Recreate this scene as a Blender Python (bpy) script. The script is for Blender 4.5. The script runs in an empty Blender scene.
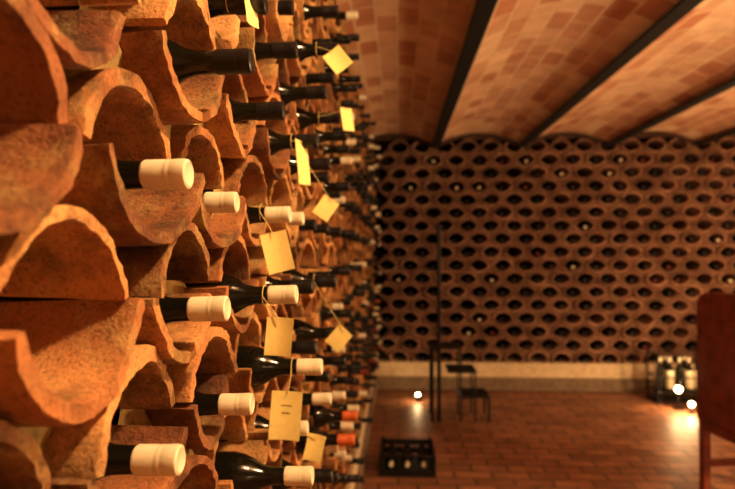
import bpy, math, random
from mathutils import Vector, Matrix, noise
random.seed(7)
C = bpy.context.scene.collection
CAMZ = 1.43
D = 6.3            # back wall face
FACE = -0.240      # left rack face (x)
HP, RP = 0.12, 0.1375   # half pitch / row pitch
BX = [-0.50+0.89*i for i in range(7)]
ZB = 2.53
rise = 0.125
vz = lambda t: ZB+0.012+rise*(1-(2*t-1)**2)
def vault_z(x):
    t = ((x-BX[0])/0.89) % 1.0
    return vz(t)

# ------------------------------------------------------------------ materials
def newmat(name):
    m = bpy.data.materials.new(name); m.use_nodes = True
    nt = m.node_tree; b = nt.nodes['Principled BSDF']
    return m, nt, b
def simple(name, col, rough=0.5, metal=0.0, bump=0.0, bscale=60, var=0.0, emit=None, estr=0):
    m, nt, b = newmat(name)
    b.inputs['Base Color'].default_value = (*col, 1)
    b.inputs['Roughness'].default_value = rough
    b.inputs['Metallic'].default_value = metal
    if emit:
        b.inputs['Emission Color'].default_value = (*emit, 1)
        b.inputs['Emission Strength'].default_value = estr
    tc = nt.nodes.new('ShaderNodeTexCoord')
    n = nt.nodes.new('ShaderNodeTexNoise'); n.inputs['Scale'].default_value = bscale
    n.inputs['Detail'].default_value = 5
    nt.links.new(tc.outputs['Object'], n.inputs['Vector'])
    if var > 0:
        r = nt.nodes.new('ShaderNodeValToRGB')
        r.color_ramp.elements[0].position = 0.3; r.color_ramp.elements[1].position = 0.7
        r.color_ramp.elements[0].color = (*[c*(1-var) for c in col], 1)
        r.color_ramp.elements[1].color = (*[min(1, c*(1+var)) for c in col], 1)
        nt.links.new(n.outputs['Fac'], r.inputs['Fac'])
        nt.links.new(r.outputs['Color'], b.inputs['Base Color'])
    if bump > 0:
        bp = nt.nodes.new('ShaderNodeBump'); bp.inputs['Strength'].default_value = bump
        bp.inputs['Distance'].default_value = 0.003
        nt.links.new(n.outputs['Fac'], bp.inputs['Height'])
        nt.links.new(bp.outputs['Normal'], b.inputs['Normal'])
    return m

def mat_terracotta(name, dk, md, lt, dust, grime):
    m, nt, b = newmat(name); L = nt.links; N = nt.nodes
    tc = N.new('ShaderNodeTexCoord')
    def nz(scale, det, rough=0.5):
        n = N.new('ShaderNodeTexNoise'); n.inputs['Scale'].default_value = scale
        n.inputs['Detail'].default_value = det; n.inputs['Roughness'].default_value = rough
        L.new(tc.outputs['Object'], n.inputs['Vector']); return n
    def ramp(src, p0, p1, c0, c1):
        r = N.new('ShaderNodeValToRGB'); e = r.color_ramp.elements
        e[0].position = p0; e[1].position = p1; e[0].color = (*c0, 1); e[1].color = (*c1, 1)
        L.new(src, r.inputs['Fac']); return r
    def mix(fac, a, bb, mode='MIX'):
        x = N.new('ShaderNodeMix'); x.data_type = 'RGBA'; x.blend_type = mode
        if isinstance(fac, (int, float)): x.inputs[0].default_value = fac
        else: L.new(fac, x.inputs[0])
        L.new(a, x.inputs[6])
        if isinstance(bb, tuple): x.inputs[7].default_value = (*bb, 1)
        else: L.new(bb, x.inputs[7])
        return x.outputs[2]
    at = N.new('ShaderNodeAttribute'); at.attribute_name = 'tint'
    sep = N.new('ShaderNodeSeparateColor'); L.new(at.outputs['Color'], sep.inputs['Color'])
    n0 = nz(7, 6)
    ms = N.new('ShaderNodeMath'); ms.operation = 'MULTIPLY_ADD'; ms.inputs[1].default_value = 1.6; ms.inputs[2].default_value = -0.8
    L.new(n0.outputs['Fac'], ms.inputs[0])
    ad = N.new('ShaderNodeMath'); ad.operation = 'ADD'
    L.new(sep.outputs['Red'], ad.inputs[0]); L.new(ms.outputs[0], ad.inputs[1])
    r1 = ramp(ad.outputs[0], 0, 1, dk, lt)
    x = r1.color_ramp.elements.new(0.5); x.color = (*md, 1)
    n1 = nz(13, 9, 0.72)
    r2 = ramp(n1.outputs['Fac'], 0.48, 0.68, (0, 0, 0), (.9, .9, .9))
    c = mix(r2.outputs['Color'], r1.outputs['Color'], dust)
    n5 = nz(26, 9, 0.75)
    r5 = ramp(n5.outputs['Fac'], 0.58, 0.74, (0, 0, 0), (.65, .65, .65))
    c = mix(r5.outputs['Color'], c, (lt[0], lt[1]*1.2, lt[2]*1.4))
    n2 = nz(240, 5)
    r3 = ramp(n2.outputs['Fac'], 0.30, 0.48, (0.6, 0.56, 0.5), (1, 1, 1))
    c = mix(1.0, c, r3.outputs['Color'], 'MULTIPLY')
    n4 = nz(8, 10, 0.7)
    r4 = ramp(n4.outputs['Fac'], 0.38, 0.54, grime, (1, 1, 1))
    c = mix(1.0, c, r4.outputs['Color'], 'MULTIPLY')
    L.new(c, b.inputs['Base Color'])
    b.inputs['Roughness'].default_value = 0.85
    h = N.new('ShaderNodeMath'); h.operation = 'MULTIPLY_ADD'; h.inputs[1].default_value = 0.45
    L.new(n2.outputs['Fac'], h.inputs[0]); L.new(n1.outputs['Fac'], h.inputs[2])
    bp = N.new('ShaderNodeBump'); bp.inputs['Strength'].default_value = 0.8; bp.inputs['Distance'].default_value = 0.005
    L.new(h.outputs[0], bp.inputs['Height']); L.new(bp.outputs['Normal'], b.inputs['Normal'])
    return m

def mat_brick(name, c1, c2, mortar, bw, bh, ms=0.006, off=0.5, rot=0.0, rough=0.8, bump=0.4, dirt=0.5):
    m, nt, b = newmat(name); L = nt.links; N = nt.nodes
    tc = N.new('ShaderNodeTexCoord'); mp = N.new('ShaderNodeMapping'); mp.inputs['Rotation'].default_value = (0, 0, rot)
    L.new(tc.outputs['Object'], mp.inputs['Vector'])
    br = N.new('ShaderNodeTexBrick'); br.offset = off
    br.inputs['Color1'].default_value = (*c1, 1); br.inputs['Color2'].default_value = (*c2, 1)
    br.inputs['Mortar'].default_value = (*mortar, 1); br.inputs['Scale'].default_value = 1
    br.inputs['Mortar Size'].default_value = ms; br.inputs['Mortar Smooth'].default_value = 0.3
    br.inputs['Brick Width'].default_value = bw; br.inputs['Row Height'].default_value = bh
    L.new(mp.outputs[0], br.inputs['Vector'])
    n = N.new('ShaderNodeTexNoise'); n.inputs['Scale'].default_value = 6; n.inputs['Detail'].default_value = 8
    n.inputs['Roughness'].default_value = 0.65
    L.new(tc.outputs['Object'], n.inputs['Vector'])
    r = N.new('ShaderNodeValToRGB'); r.color_ramp.elements[0].position = 0.3; r.color_ramp.elements[1].position = 0.65
    r.color_ramp.elements[0].color = (dirt, dirt*.96, dirt*.9, 1); r.color_ramp.elements[1].color = (1, 1, 1, 1)
    L.new(n.outputs['Fac'], r.inputs['Fac'])
    mu = N.new('ShaderNodeMix'); mu.data_type = 'RGBA'; mu.blend_type = 'MULTIPLY'; mu.inputs[0].default_value = 1
    L.new(br.outputs['Color'], mu.inputs[6]); L.new(r.outputs['Color'], mu.inputs[7])
    L.new(mu.outputs[2], b.inputs['Base Color'])
    b.inputs['Roughness'].default_value = rough
    bp = N.new('ShaderNodeBump'); bp.inputs['Strength'].default_value = bump; bp.inputs['Distance'].default_value = 0.004
    bp.invert = True
    L.new(br.outputs['Fac'], bp.inputs['Height']); L.new(bp.outputs['Normal'], b.inputs['Normal'])
    return m

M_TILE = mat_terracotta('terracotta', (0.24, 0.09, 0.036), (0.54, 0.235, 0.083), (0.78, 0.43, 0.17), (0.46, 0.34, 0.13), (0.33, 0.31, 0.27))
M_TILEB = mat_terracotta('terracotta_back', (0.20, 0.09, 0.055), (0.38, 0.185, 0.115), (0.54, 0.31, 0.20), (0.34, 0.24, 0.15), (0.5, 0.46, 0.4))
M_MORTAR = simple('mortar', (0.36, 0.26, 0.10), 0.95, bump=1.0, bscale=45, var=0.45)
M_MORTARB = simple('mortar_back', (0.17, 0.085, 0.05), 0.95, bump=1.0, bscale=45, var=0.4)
M_DARKWALL = simple('cavity_shade', (0.03, 0.017, 0.01), 0.95)  # near-black wall colour stands in for shade deep in the rack cells
M_GLASS = simple('dark_bottle_glass', (0.006, 0.007, 0.004), 0.14)
M_CREAM = simple('cream_capsule', (0.82, 0.75, 0.55), 0.42, var=0.05, bscale=30)
M_BLACK = simple('black_capsule', (0.012, 0.011, 0.011), 0.32)
M_RED = simple('red_capsule', (0.22, 0.02, 0.012), 0.35)
M_ORANGE = simple('orange_capsule', (0.60, 0.14, 0.03), 0.4)
M_PAPER = simple('tag_paper', (0.92, 0.78, 0.30), 0.8, bump=0.1, bscale=80, var=0.05)
M_STRING = simple('string', (0.80, 0.64, 0.25), 0.8)
M_INK = simple('ink', (0.30, 0.20, 0.09), 0.8)
M_STEEL = simple('painted_beam', (0.005, 0.004, 0.0035), 0.75, bump=0.2)
M_IRON = simple('black_iron', (0.010, 0.008, 0.007), 0.5, metal=0.3)
M_WOOD = simple('red_brown_wood', (0.20, 0.042, 0.018), 0.35, bump=0.2, bscale=12, var=0.35)
M_PLINTH = simple('plinth_plaster', (0.62, 0.50, 0.33), 0.85, bump=0.4, bscale=20, var=0.15)
M_STONE = simple('stone_skirting', (0.20, 0.14, 0.09), 0.8, bump=0.4, bscale=25, var=0.3)
M_PLASTER = simple('wall_plaster', (0.50, 0.33, 0.19), 0.9, bump=0.5, bscale=15, var=0.15)
M_FLOOR = mat_brick('brick_floor', (0.48, 0.225, 0.12), (0.30, 0.13, 0.068), (0.15, 0.08, 0.045), 0.24, 0.12, 0.010, rough=0.5, dirt=0.55)
M_VAULT = mat_brick('vault_brick', (0.88, 0.66, 0.47), (0.56, 0.26, 0.155), (0.80, 0.62, 0.43), 0.24, 0.115, 0.008, rot=math.pi/2, rough=0.85, dirt=0.75)
M_LABEL = simple('label_paper', (0.75, 0.68, 0.5), 0.7)
M_BULB = simple('lamp_glow', (1, 0.8, 0.5), 0.5, emit=(1.0, 0.72, 0.38), estr=40)

# ------------------------------------------------------------------ mesh helper
class MB:
    def __init__(s): s.v = []; s.f = []; s.mi = []; s.tint = []
    def add(s, vs, fs, mi=0, tint=0.5):
        o = len(s.v); s.v += vs; s.f += [tuple(i+o for i in f) for f in fs]
        s.mi += [mi]*len(fs) if isinstance(mi, int) else mi
        s.tint += [tint]*len(vs)
    def box(s, x0, x1, y0, y1, z0, z1, mi=0):
        vs = [(x, y, z) for x in (x0, x1) for y in (y0, y1) for z in (z0, z1)]
        s.add(vs, [(0,1,3,2), (4,6,7,5), (0,4,5,1), (2,3,7,6), (0,2,6,4), (1,5,7,3)], mi)
    def bar(s, a, b, r, n=8, mi=0):
        a = Vector(a); b = Vector(b); d = (b-a).normalized()
        u = d.orthogonal().normalized(); w = d.cross(u)
        vs = []
        for p in (a, b):
            for i in range(n):
                t = 2*math.pi*i/n; vs.append(tuple(p+u*r*math.cos(t)+w*r*math.sin(t)))
        fs = [(i, (i+1) % n, n+(i+1) % n, n+i) for i in range(n)]
        fs += [tuple(range(n))[::-1], tuple(range(n, 2*n))]
        s.add(vs, fs, mi)
    def obj(s, name, mats, smooth=False, parent=None, bevel=0, tint=False, sharp=None):
        me = bpy.data.meshes.new(name); me.from_pydata(s.v, [], s.f)
        for m in mats: me.materials.append(m)
        me.polygons.foreach_set('material_index', s.mi)
        if smooth: me.polygons.foreach_set('use_smooth', [True]*len(s.f))
        if tint:
            ca = me.color_attributes.new('tint', 'FLOAT_COLOR', 'POINT')
            buf = []
            for t in s.tint: buf += [t, t, t, 1]
            ca.data.foreach_set('color', buf)
        me.update()
        if sharp: me.set_sharp_from_angle(angle=sharp)
        o = bpy.data.objects.new(name, me); C.objects.link(o)
        if parent: o.parent = parent
        if bevel:
            b = o.modifiers.new('bevel', 'BEVEL'); b.width = bevel; b.segments = 2
        return o

# ------------------------------------------------------------------ tile rack
def setarc(a, s):
    global A, S, R0, CO, THM
    A, S = a, s; R0 = (A*A+S*S)/(2*S); CO = R0-S
    THM = math.asin(min(1, A/R0))
TH = 0.007
setarc(0.095, 0.074)
def tile(mb, T, u0, v0, sgn, wf, wb, ns, nl, amp, seed):
    rnd = random.Random(seed)
    sc = rnd.uniform(0.95, 1.03); rot = rnd.uniform(-0.06, 0.06)
    taper = rnd.choice([0.86, 0.93, 1.0]); skew = rnd.uniform(-0.008, 0.008); pitch = rnd.uniform(-0.05, 0.05)
    tint = rnd.uniform(0.0, 1.0)
    thk = TH*rnd.uniform(0.9, 1.2)
    vs = []
    for layer in (1, -1):
        for i in range(nl+1):
            t = (i/nl)**1.5
            w = wf+(wb-wf)*t
            k = sc*(1-(1-taper)*t)
            for j in range(ns+1):
                th = -THM+2*THM*j/ns
                rr = R0+layer*thk
                if i == 0: rr -= layer*thk*0.18
                if j in (0, ns): rr -= layer*thk*0.15
                a = rr*math.sin(th)*k; b = (rr*math.cos(th)-CO)*k
                n1 = noise.noise(Vector((u0*9+a*12, v0*9+b*12+sgn*3, w*8+seed*0.37)))
                n2 = noise.noise(Vector((u0*40+a*60, v0*40+b*60, w*50+seed)))
                dr = amp*(n1*0.0030+n2*0.0011)
                a += math.sin(th)*dr; b += math.cos(th)*dr
                ww = w
                if i <= 1:
                    ch = noise.noise(Vector((j*0.18*24/ns, seed*1.7, 0.3)))
                    ch2 = noise.noise(Vector((j*1.0*24/ns, seed*2.7, 4.3+layer)))
                    ww += (ch*0.0055+ch2*0.0032*amp)*(1 if i == 0 else 0.6) + skew*math.sin(th)
                    if i == 0: ww -= 0.0005
                b2 = b*sgn + (w-wf)*pitch
                a2 = a
                ca, sa = math.cos(rot), math.sin(rot)
                vs.append(T(u0+a2*ca-b2*sa, v0+a2*sa+b2*ca, ww))
    W = ns+1; O = (nl+1)*W; fs = []
    for i in range(nl):
        for j in range(ns):
            p = i*W+j
            fs.append((p, p+1, p+W+1, p+W)); fs.append((O+p, O+p+W, O+p+W+1, O+p+1))
    for j in range(ns): fs.append((j, O+j, O+j+1, j+1))
    for i in range(nl):
        p = i*W; fs.append((p, p+W, O+p+W, O+p))
        p = i*W+ns; fs.append((p, O+p, O+p+W, p+W))
    mb.add(vs, fs, 0, tint)
NB = [(HP, RP), (-HP, RP), (HP, -RP), (-HP, -RP), (2*HP, 0), (-2*HP, 0), (0, 2*RP), (0, -2*RP)]
def mortar(mb, T, u0, v0, na, nr, w0=-0.06):
    vs = []
    for r in range(nr+1):
        for i in range(na):
            ph = 2*math.pi*i/na; c, s_ = math.cos(ph), math.sin(ph)
            rl = (-CO*abs(s_)+math.sqrt(R0*R0-CO*CO*c*c))*0.985
            rc = min((n[0]**2+n[1]**2)/2/(n[0]*c+n[1]*s_) for n in NB if n[0]*c+n[1]*s_ > 1e-6)
            rad = rl+(rc-rl)*r/nr
            u = u0+rad*c; v = v0+rad*s_
            w = w0+0.035*noise.noise(Vector((u*7, v*7, 1.3)))+0.016*noise.noise(Vector((u*26, v*26, 5.3)))
            vs.append(T(u, v, w))
    fs = [(r*na+i, r*na+(i+1) % na, (r+1)*na+(i+1) % na, (r+1)*na+i) for r in range(nr) for i in range(na)]
    mb.add(vs, fs, 1, 0.5)

TL = lambda u, v, w: (FACE+w, u, v)
TB = lambda u, v, w: (u, D-w, min(v, vault_z(u)-.010))
Y1 = 0.45; ZODD = CAMZ-0.046
def left_cell(k, row):
    return Y1+(k-1)*HP, ZODD+row*RP
mbn, mbf = MB(), MB()
cells_left = []
for k in range(-3, 49):
    y = Y1+(k-1)*HP
    for row in range(-9, 10):
        if (row % 2 == 0) != (k % 2 == 1): continue
        z = ZODD+row*RP
        if z < 0.32 or z > 2.46: continue
        cells_left.append((k, row, y, z))
        near = -1 <= k <= 10 and abs(row) <= 6
        if near: ns, nl, amp, na, nr = 34, 16, 1.0, 48, 6
        else: ns, nl, amp, na, nr = 12, 4, 0.9, 32, 2
        for sgn in (1, -1):
            sd = k*31+row*7+sgn*3+500
            rr = random.Random(sd)
            ju, jv = rr.uniform(-.009, .009), rr.uniform(-.002, .002)
            wf = rr.uniform(-0.024, 0.004) if sgn > 0 else rr.uniform(-0.014, 0.014)
            tile(mbn, TL, y+ju, z+sgn*0.0025+jv, sgn, wf, -0.33, ns, nl, amp, sd)
        mortar(mbn, TL, y, z, na, nr, -0.055)
rack_left = mbn.obj('terracotta_tile_wine_rack', [M_TILE, M_MORTAR], smooth=True, tint=True, sharp=math.radians(40))
cells_back = []
setarc(0.099, 0.066)
for k in range(0, 40):
    x = FACE+0.13+k*HP
    if x > 4.47: continue
    for row in range(-9, 10):
        if (row % 2 == 0) != (k % 2 == 1): continue
        z = 1.43+0.0+row*RP
        if z < 0.31 or z > 2.60: continue
        cells_back.append((k, row, x, z))
        for sgn in (1, -1):
            sd = k*37+row*11+sgn*5+9000
            rr = random.Random(sd)
            tile(mbf, TB, x+rr.uniform(-.005, .005), z+sgn*0.001, sgn, rr.uniform(-0.012, 0.008), -0.33, 12, 4, 0.8, sd)
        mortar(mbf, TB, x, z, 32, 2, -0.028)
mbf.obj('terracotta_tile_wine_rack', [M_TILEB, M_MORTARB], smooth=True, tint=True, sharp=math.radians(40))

# ------------------------------------------------------------------ bottles
def bottle_profile():
    return [(0, 0.0, 0), (0.030, 0.0, 0), (0.0355, 0.004, 0), (0.0365, 0.012, 0), (0.0365, 0.180, 0), (0.034, 0.195, 0),
            (0.026, 0.212, 0), (0.0175, 0.227, 0), (0.0142, 0.240, 0), (0.0134, 0.262, 0), (0.0134, 0.2635, 1), (0.0146, 0.2638, 1),
            (0.0146, 0.283, 1), (0.0142, 0.2845, 1), (0.0147, 0.286, 1), (0.0147, 0.2885, 1), (0.0142, 0.290, 1), (0.0147, 0.2915, 1),
            (0.0149, 0.302, 1), (0.0142, 0.305, 1), (0.0118, 0.3062, 1), (0.0110, 0.3056, 1), (0, 0.3056, 1)]
def add_bottle(mb, tip, axis, n, capmi, glassmi=0, label=None):
    P = bottle_profile(); ax = Vector(axis).normalized(); u = ax.orthogonal().normalized(); w = ax.cross(u)
    base = Vector(tip)-ax*0.3062
    vs = []; fs = []; mi = []
    for (r, l, m) in P:
        for i in range(n):
            t = 2*math.pi*i/n
            vs.append(tuple(base+ax*l+(u*math.cos(t)+w*math.sin(t))*max(r, 1e-5)))
    for q in range(len(P)-1):
        for i in range(n):
            fs.append((q*n+i, q*n+(i+1) % n, (q+1)*n+(i+1) % n, (q+1)*n+i))
            m = glassmi if P[q+1][2] == 0 else capmi
            if label is not None and q == 3: m = label
            mi.append(m)
    mb.add(vs, fs, mi)
AX_DROP = 0.022
named = {
 (2, 1): (.2000, 'c', .003), (2, -1): (.2085, 'c', 0.004), (3, 0): (.1965, 'c', 0), (3, 2): (.1700, 'k', .018),
 (4, 1): (.220, 'c', -.003), (4, -1): (.1975, 'c', -.004), (4, 3): (.18, 'k', 0), (5, 0): (.1566, 'c', 0), (5, 2): (.178, 'k', .014), (5, -2): (.132, 'c', -.008),
 (6, 1): (.189, 'c', 0), (6, -1): (.133, 'c', .004), (6, 3): (.177, 'k', .014), (7, -2): (.1755, 'c', 0), (7, 2): (.156, 'k', .01),
 (7, 0): (.165, 'k', 0), (8, 1): (.204, 'c', 0), (8, -1): (.175, 'k', 0), (8, 3): (.155, 'k', 0), (9, -2): (.157, 'c', 0), (9, 4): (.14, 'k', 0), (9, 0): (.145, 'k', 0),
 (9, 2): (.16, 'k', 0), (10, -3): (.11, 'o', 0), (10, 3): (.15, 'k', 0), (10, -1): (.14, 'k', 0), (8, -3): (.14, 'k', 0), (12, -3): (.12, 'o', 0)}
CM = {'c': M_CREAM, 'k': M_BLACK, 'r': M_RED, 'o': M_ORANGE}
mass = MB(); MASSM = [M_GLASS, M_CREAM, M_BLACK, M_RED, M_ORANGE]
MI = {'c': 1, 'k': 2, 'r': 3, 'o': 4}
for (k, row, y, z) in cells_left:
    rr = random.Random(k*101+row*13)
    if (k, row) in named:
        lat, col, dz = named[(k, row)]
        tip = Vector((-lat, y+rr.uniform(-.004, .004), z-AX_DROP+dz+rr.uniform(-.003, .003)))
        mb = MB(); add_bottle(mb, tip, (1, rr.uniform(-.03, .03), rr.uniform(0.0, .035)), 40, 1)
        mb.obj('wine_bottle', [M_GLASS, CM[col]], smooth=True, sharp=math.radians(40))
    elif k > 8 or (k > 5 and row in (5, 4, -3, -4)):
        if rr.random() < 0.84:
            col = rr.choices('ckro', [0.20, 0.74, 0.05, 0.01])[0]
            if row > -3 and col in 'ro': col = 'k'
            tip = (-rr.uniform(.15, .21), y+rr.uniform(-.006, .006), z-AX_DROP)
            add_bottle(mass, tip, (1, rr.uniform(-.04, .04), rr.uniform(-0.01, .03)), 16, MI[col])
mass.obj('stored_wine_bottles', MASSM, smooth=True, sharp=math.radians(40))
mass2 = MB()
for (k, row, x, z) in cells_back:
    rr = random.Random(k*77+row*19+3)
    if rr.random() < 0.8 and z < 2.45:
        col = rr.choices('ckr', [0.07, 0.86, 0.07])[0]
        tip = (x+rr.uniform(-.01, .01), D-(rr.uniform(0.0, 0.05) if col == 'c' else rr.uniform(-.07, .01)), z-AX_DROP+.004)
        add_bottle(mass2, tip, (0, -1, rr.uniform(-0.02, .03)), 14, MI[col])
mass2.obj('stored_wine_bottles', MASSM, smooth=True, sharp=math.radians(40))

# ------------------------------------------------------------------ tags
def tag(pos, w, h, roll, yaw, anchor, scribble=False):
    mb = MB(); n = 6
    vs = []; fs = []
    for side in (0, 1):
        for i in range(n+1):
            for j in range(n+1):
                u = (i/n-.5)*w; v = -(j/n)*h
                b = 0.004*math.sin(i/n*math.pi)+0.003*math.cos(j/n*3)
                vs.append((u, b+side*0.0008, v))
    O = (n+1)**2
    for i in range(n):
        for j in range(n):
            p = i*(n+1)+j
            fs.append((p, p+1, p+n+2, p+n+1)); fs.append((O+p, O+p+n+1, O+p+n+2, O+p+1))
    mb.add(vs, fs)
    o = mb.obj('paper_tag', [M_PAPER], smooth=True)
    Mx = Matrix.Translation(Vector(pos)) @ Matrix.Rotation(yaw, 4, 'Z') @ Matrix.Rotation(roll, 4, 'Y') @ Matrix.Translation((0, 0, h/2))
    o.matrix_world = Mx
    def curve(name, pts, r, mat):
        cu = bpy.data.curves.new(name, 'CURVE'); cu.dimensions = '3D'; cu.bevel_depth = r; cu.bevel_resolution = 2
        sp = cu.splines.new('NURBS'); sp.points.add(len(pts)-1); sp.use_endpoint_u = True; sp.order_u = 3
        for i, p in enumerate(pts): sp.points[i].co = (*p, 1)
        cu.materials.append(mat)
        c = bpy.data.objects.new(name, cu); C.objects.link(c); c.parent = o
        return c
    inv = Mx.inverted()
    hole = Vector((0, 0.002, -0.004))
    loop = [tuple(inv @ (Vector(anchor)+Vector((0.0, 0.0165*math.cos(t), 0.0165*math.sin(t))))) for t in [math.pi*2*i/12 for i in range(13)]]
    curve('neck_loop', loop, 0.0008, M_STRING)
    la = inv @ (Vector(anchor)+Vector((0, -0.0165, 0)))
    mid = (la+hole)/2
    curve('string', [tuple(la), tuple(mid+Vector((0.003, -0.002, -0.002))), tuple(hole)], 0.0008, M_STRING)
    if scribble:
        for r_, (zz, ww) in enumerate([(-0.3, .35), (-0.45, .28)]):
            pts = []
            for i in range(22):
                pts.append(((-ww/2+ww*i/21)*w, -0.0004+0.004*math.sin(((-ww/2+ww*i/21)+.5)*math.pi)+0.003*math.cos(-zz*3)-0.0006, (zz+0.03*math.sin(i*1.9)*(1 if i % 3 else .3))*h))
            curve('handwriting_%d' % (r_+1), pts, 0.0003, M_INK)
def anc(k, row):
    y, z = left_cell(k, row); return (-(named[(k, row)][0]+.052), y, z-AX_DROP+named[(k, row)][2])
rad = math.radians
tag((-.2075, 1.025, CAMZ+0.0), .046, .070, rad(-14), rad(8), anc(6, 1))
tag((-.181, .905, CAMZ-.129), .042, .058, rad(3), rad(-6), anc(5, 0))
tag((-.192, 1.02, CAMZ-.280), .053, .082, rad(4), rad(5), anc(6, -1), True)
tag((-.183, 1.15, CAMZ+.1735), .05, .086, rad(-2), rad(72), anc(7, 2))
tag((-.167, 1.385, CAMZ+.102), .042, .052, rad(35), rad(10), anc(9, 2))
tag((-.140, 1.385, CAMZ+.4476), .048, .055, rad(-38), rad(5), anc(9, 4))
tag((-.1266, 1.50, CAMZ+.334), .045, .058, rad(-5), rad(55), anc(10, 3))
tag((-.1375, 1.385, CAMZ-.200), .042, .052, rad(40), rad(-10), anc(9, 0))
tag((-.197, .79, CAMZ+.335), .04, .06, rad(-3), rad(80), anc(4, 3))
tag((-.160, 1.145, CAMZ-.375), .035, .05, rad(12), 0, anc(7, -2))

# ------------------------------------------------------------------ room shell
XL, XR, YB, YF, H = FACE-0.40, 4.6, D+0.40, -2.2, 2.85
def shell(name, b, mat):
    m = MB(); m.box(*b); return m.obj(name, [mat])
shell('floor', (XL-.1, XR+.1, YF-.1, YB+.1, -0.1, 0.0), M_FLOOR)
shell('wall_left', (XL-.1, XL, YF-.1, YB+.1, 0, H), M_DARKWALL)
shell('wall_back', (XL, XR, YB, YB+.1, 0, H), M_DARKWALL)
shell('wall_right', (XR, XR+.1, YF-.1, YB+.1, 0, H), M_PLASTER)
shell('wall_front', (XL, XR, YF-.1, YF, 0, H), M_PLASTER)
def plinth(name, b1, b2):
    m = MB(); m.box(*b1, 0); m.box(*b2, 1); return m.obj(name, [M_PLINTH, M_STONE], bevel=0.008)
plinth('baseboard_left', (XL, FACE+.0, YF, YB, 0.13, 0.235), (XL, FACE+.02, YF, D+.02, 0, 0.13))
plinth('baseboard_back', (FACE, XR, D-.02, YB, 0.13, 0.285), (FACE, XR, D-.05, YB, 0, 0.13))
shell('trim_1', (XL, FACE-.05, YF, YB, 2.52, H), M_MORTAR)
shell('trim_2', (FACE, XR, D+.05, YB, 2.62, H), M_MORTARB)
shell('trim_3', (XL, FACE-.01, YF, -0.16, 0.235, 2.56), M_PLASTER)

# vaulted ceiling
m = MB()
ys = [YF+(YB-YF)*i/20 for i in range(21)]
bays = list(zip([BX[0]-.89]+BX[:-1], BX))
for a, b in bays:
    n = 20; vs = []; fs = []
    for y in ys:
        for i in range(n+1):
            t = i/n
            vs.append((a+(b-a)*t, y, vz(t)))
    for r in range(20):
        for i in range(n):
            p = r*(n+1)+i; fs.append((p, p+n+1, p+n+2, p+1))
    m.add(vs, fs)
m.obj('ceiling', [M_VAULT], smooth=True, sharp=math.radians(20))
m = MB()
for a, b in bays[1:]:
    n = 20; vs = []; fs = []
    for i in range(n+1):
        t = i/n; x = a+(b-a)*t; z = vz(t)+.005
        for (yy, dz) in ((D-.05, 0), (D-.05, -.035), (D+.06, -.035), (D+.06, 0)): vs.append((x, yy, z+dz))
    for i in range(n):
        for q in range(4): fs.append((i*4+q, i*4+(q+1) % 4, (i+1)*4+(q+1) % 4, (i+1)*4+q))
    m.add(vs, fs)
m.obj('arch_shadow_strip', [simple('painted_arch_shadow', (0.07, 0.035, 0.02), 0.9)], smooth=False)  # dark strip paints the small shadows along the vault arcs
for i, x in enumerate(BX[1:]):
    m = MB(); y0, y1 = YF, D-.035
    m.box(x-.044, x+.044, y0, y1, ZB-.012, ZB+.002); m.box(x-.006, x+.006, y0, y1, ZB, ZB+.12); m.box(x-.044, x+.044, y0, y1, ZB+.12, ZB+.13)
    m.obj('ceiling_beam', [M_STEEL], bevel=0.003)

# ------------------------------------------------------------------ step ladder with pole
m = MB(); y0, y1 = 5.10, 5.40
steps = [(0.28, 0.54, 0.63), (0.42, 0.66, 0.43), (0.53, 0.77, 0.22)]
for (a, b, h) in steps: m.box(a, b, y0, y1, h-.022, h)
for y in (y0+.015, y1-.015):
    m.bar((.29, y, 0), (.29, y, .61), .012)
    m.bar((.53, y, 0), (.53, y, .61), .009)
    m.bar((.65, y, 0), (.65, y, .41), .009)
    m.bar((.765, y, 0), (.765, y, .2), .012)
m.bar((.29, y0+.015, .3), (.29, y1-.015, .3), .009)
m.bar((.345, y0+.01, 0), (.345, y0+.01, 1.62), .018, 12)
m.bar((.345, y0+.01, 1.62), (.345, y0+.01, 1.66), .024, 12)
m.bar((.29, y0+.015, .60), (.345, y0+.01, .60), .010)
m.obj('library_step_ladder', [M_IRON], bevel=0.002)

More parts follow.
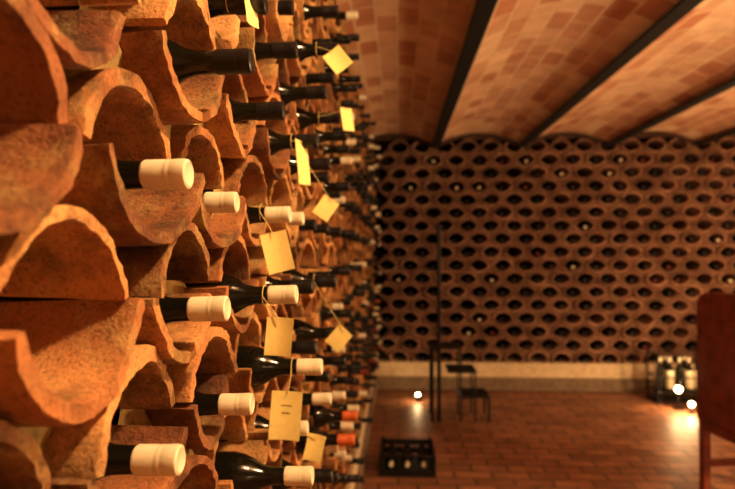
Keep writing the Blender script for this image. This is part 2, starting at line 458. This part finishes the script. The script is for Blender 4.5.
# ------------------------------------------------------------------ high back wooden chair (faces +x)
def chair(cx, cy, name):
    e = bpy.data.objects.new(name, None); C.objects.link(e); e.location = (cx, cy, 0)
    e.rotation_euler = (0, 0, -math.pi/2+rad(9))
    wd = .27
    x0, x1, yb = -wd, wd, 0.0
    m = MB(); n = 14; prof = [(x0, .44), (x0, 1.08)]
    for i in range(1, n):
        t = math.pi-math.pi*i/n
        prof.append(((x0+x1)/2+(x1-x0)/2*math.copysign(abs(math.cos(t))**.45, math.cos(t)), 1.08+.12*math.sin(t)**.6))
    prof += [(x1, 1.08), (x1, .44)]
    vs = [(p[0], yb, p[1]) for p in prof]+[(p[0], yb+.035, p[1]) for p in prof]; k = len(prof)
    fs = [tuple(range(k))[::-1], tuple(range(k, 2*k))]+[(i, (i+1) % k, k+(i+1) % k, k+i) for i in range(k)]
    m.add(vs, fs); m.obj('back_panel', [M_WOOD], parent=e, bevel=.006)
    m = MB(); m.box(x0+.08, x1-.08, yb-.008, yb+.002, .56, 1.04); m.obj('back_inset', [M_WOOD], parent=e, bevel=.004)
    m = MB(); m.box(x0+.0, x1, yb+.03, yb+.47, .45, .485); m.obj('seat', [M_WOOD], parent=e, bevel=.008)
    m = MB()
    for x in (x0+.005, x1-.05):
        for y in (yb+.01, yb+.41): m.box(x, x+.045, y, y+.045, 0, .45)
        m.box(x+.01, x+.035, yb+.04, yb+.41, .16, .20)
    m.box(x0+.04, x1-.04, yb+.01, yb+.035, .38, .45); m.box(x0+.04, x1-.04, yb+.42, yb+.445, .38, .45)
    m.obj('legs', [M_WOOD], parent=e, bevel=.004)
chair(1.82, 3.42, 'high_backed_wooden_chair')

# ------------------------------------------------------------------ bottle display by the back wall
e = bpy.data.objects.new('wine_display_stand', None); C.objects.link(e)
m = MB(); x0, x1, y0, y1 = 2.44, 2.92, 5.80, 6.06
m.box(x0, x1, y0, y1, .10, .12); m.box(x0, x1, y0, y1, .02, .035)
for x in (x0+.01, x1-.01):
    for y in (y0+.01, y1-.01): m.bar((x, y, 0), (x, y, .46), .009)
for z in (.24, .45):
    m.bar((x0+.01, y0+.01, z), (x1-.01, y0+.01, z), .006); m.bar((x0+.01, y1-.01, z), (x1-.01, y1-.01, z), .006)
    for x in (x0+.01, x1-.01): m.bar((x, y0+.01, z), (x, y1-.01, z), .006)
m.obj('frame', [M_IRON], parent=e)
m = MB()
for i in range(5):
    add_bottle(m, (x0+.06+i*.09, 5.88, .121+.3062), (0, 0, 1), 20, 1, 0, 2 if i in (1, 3, 4) else None)
    if i % 2: add_bottle(m, (x0+.06+i*.09, 5.98, .121+.3062), (0, 0, 1), 20, 1, 0, 2)
m.obj('bottles', [M_GLASS, M_CREAM, M_LABEL], smooth=True, parent=e, sharp=math.radians(40))

# ------------------------------------------------------------------ floor spotlights
def spot(x, y, h, aim, energy, s=1.0):
    e = bpy.data.objects.new('floor_spotlight', None); C.objects.link(e)
    p = Vector((x, y, h)); d = Vector(aim).normalized()
    m = MB(); m.bar((x, y, 0), (x, y, .012), .045*s, 20); m.bar((x, y, .01), (x, y, h-.015), .008)
    m.bar(p-d*.035*s, p+d*.03*s, .034*s, 20); m.obj('lamp_body', [M_IRON], parent=e)
    m = MB(); m.bar(p+d*.0305*s, p+d*.034*s, .030*s, 20); m.obj('lamp_lens', [M_BULB], parent=e)
    l = bpy.data.lights.new('lamp_light', 'POINT'); l.energy = energy; l.color = (1, .66, .32); l.shadow_soft_size = .015
    o = bpy.data.objects.new('lamp_light', l); C.objects.link(o); o.location = p+d*.06; o.parent = e
spot(.19, 5.80, .045, (-.1, -.5, .9), 2.0, .6)
spot(2.55, 5.62, .17, (-.35, -.8, .5), 7.0, .9)
spot(2.60, 5.48, .075, (-.35, -.8, .3), 4.0, .7)

# ------------------------------------------------------------------ crate with bottles near left rack
e = bpy.data.objects.new('bottle_crate', None); C.objects.link(e)
m = MB(); x0, x1, y0, y1 = -.12, .24, 3.84, 4.22
m.box(x0, x1, y0, y1, .0, .015)
for z in (.03, .085):
    m.box(x0, x0+.012, y0, y1, z, z+.04); m.box(x1-.012, x1, y0, y1, z, z+.04)
    m.box(x0, x1, y1-.012, y1, z, z+.04)
m.box(x0, x1, y0, y0+.012, .012, .04); m.box(x0, x1, y0, y0+.012, .125, .14)
for x in (x0+.012, x1-.032):
    for y in (y0+.012, y1-.032): m.box(x, x+.02, y, y+.02, .01, .14)
m.obj('slats', [M_IRON], parent=e, bevel=.002)
m = MB()
for i in range(3): add_bottle(m, (x0+.075+i*.105, y0+.04, .06), (0, -1, 0), 18, 1)
m.obj('bottles', [M_GLASS, M_CREAM], smooth=True, parent=e, sharp=math.radians(40))

# ------------------------------------------------------------------ lights
def point(name, loc, e, col, size):
    l = bpy.data.lights.new(name, 'POINT'); l.energy = e; l.color = col; l.shadow_soft_size = size
    o = bpy.data.objects.new(name, l); C.objects.link(o); o.location = loc; return o
W = (1.0, 0.69, 0.36)
point('lamp_near', (0.60, 0.42, 2.48), 92, W, .05)
point('fill_mid', (3.2, 2.2, 1.25), 190, W, .12)  # added unseen light, brightens the vaults from low down
point('fill_far', (4.1, 4.6, 1.0), 64, W, .12)  # added unseen light that sets how bright the back wall is
point('fill_behind', (1.8, -1.4, 1.6), 7, W, .12)  # weak ambient fill added behind the camera, no real fixture
w = bpy.data.worlds.new('World'); bpy.context.scene.world = w; w.use_nodes = True
w.node_tree.nodes['Background'].inputs[0].default_value = (0.9, .5, .25, 1)
w.node_tree.nodes['Background'].inputs[1].default_value = 0.01

# ------------------------------------------------------------------ camera
FPX = 600
cd = bpy.data.cameras.new('camera'); cam = bpy.data.objects.new('camera', cd); C.objects.link(cam)
cd.sensor_width = 36; cd.lens = 36*FPX/735; cd.clip_start = 0.02
cam.location = (0, 0, CAMZ)
yaw = math.atan(30.5/FPX); pit = math.atan(7.5/FPX)
cam.rotation_euler = (math.pi/2+pit, 0, yaw)
cd.dof.use_dof = True; cd.dof.focus_distance = 0.74; cd.dof.aperture_fstop = 29.4/6.5
bpy.context.scene.camera = cam
vs_ = bpy.context.scene.view_settings
vs_.view_transform = 'Standard'; vs_.exposure = 0.28; vs_.gamma = 0.88
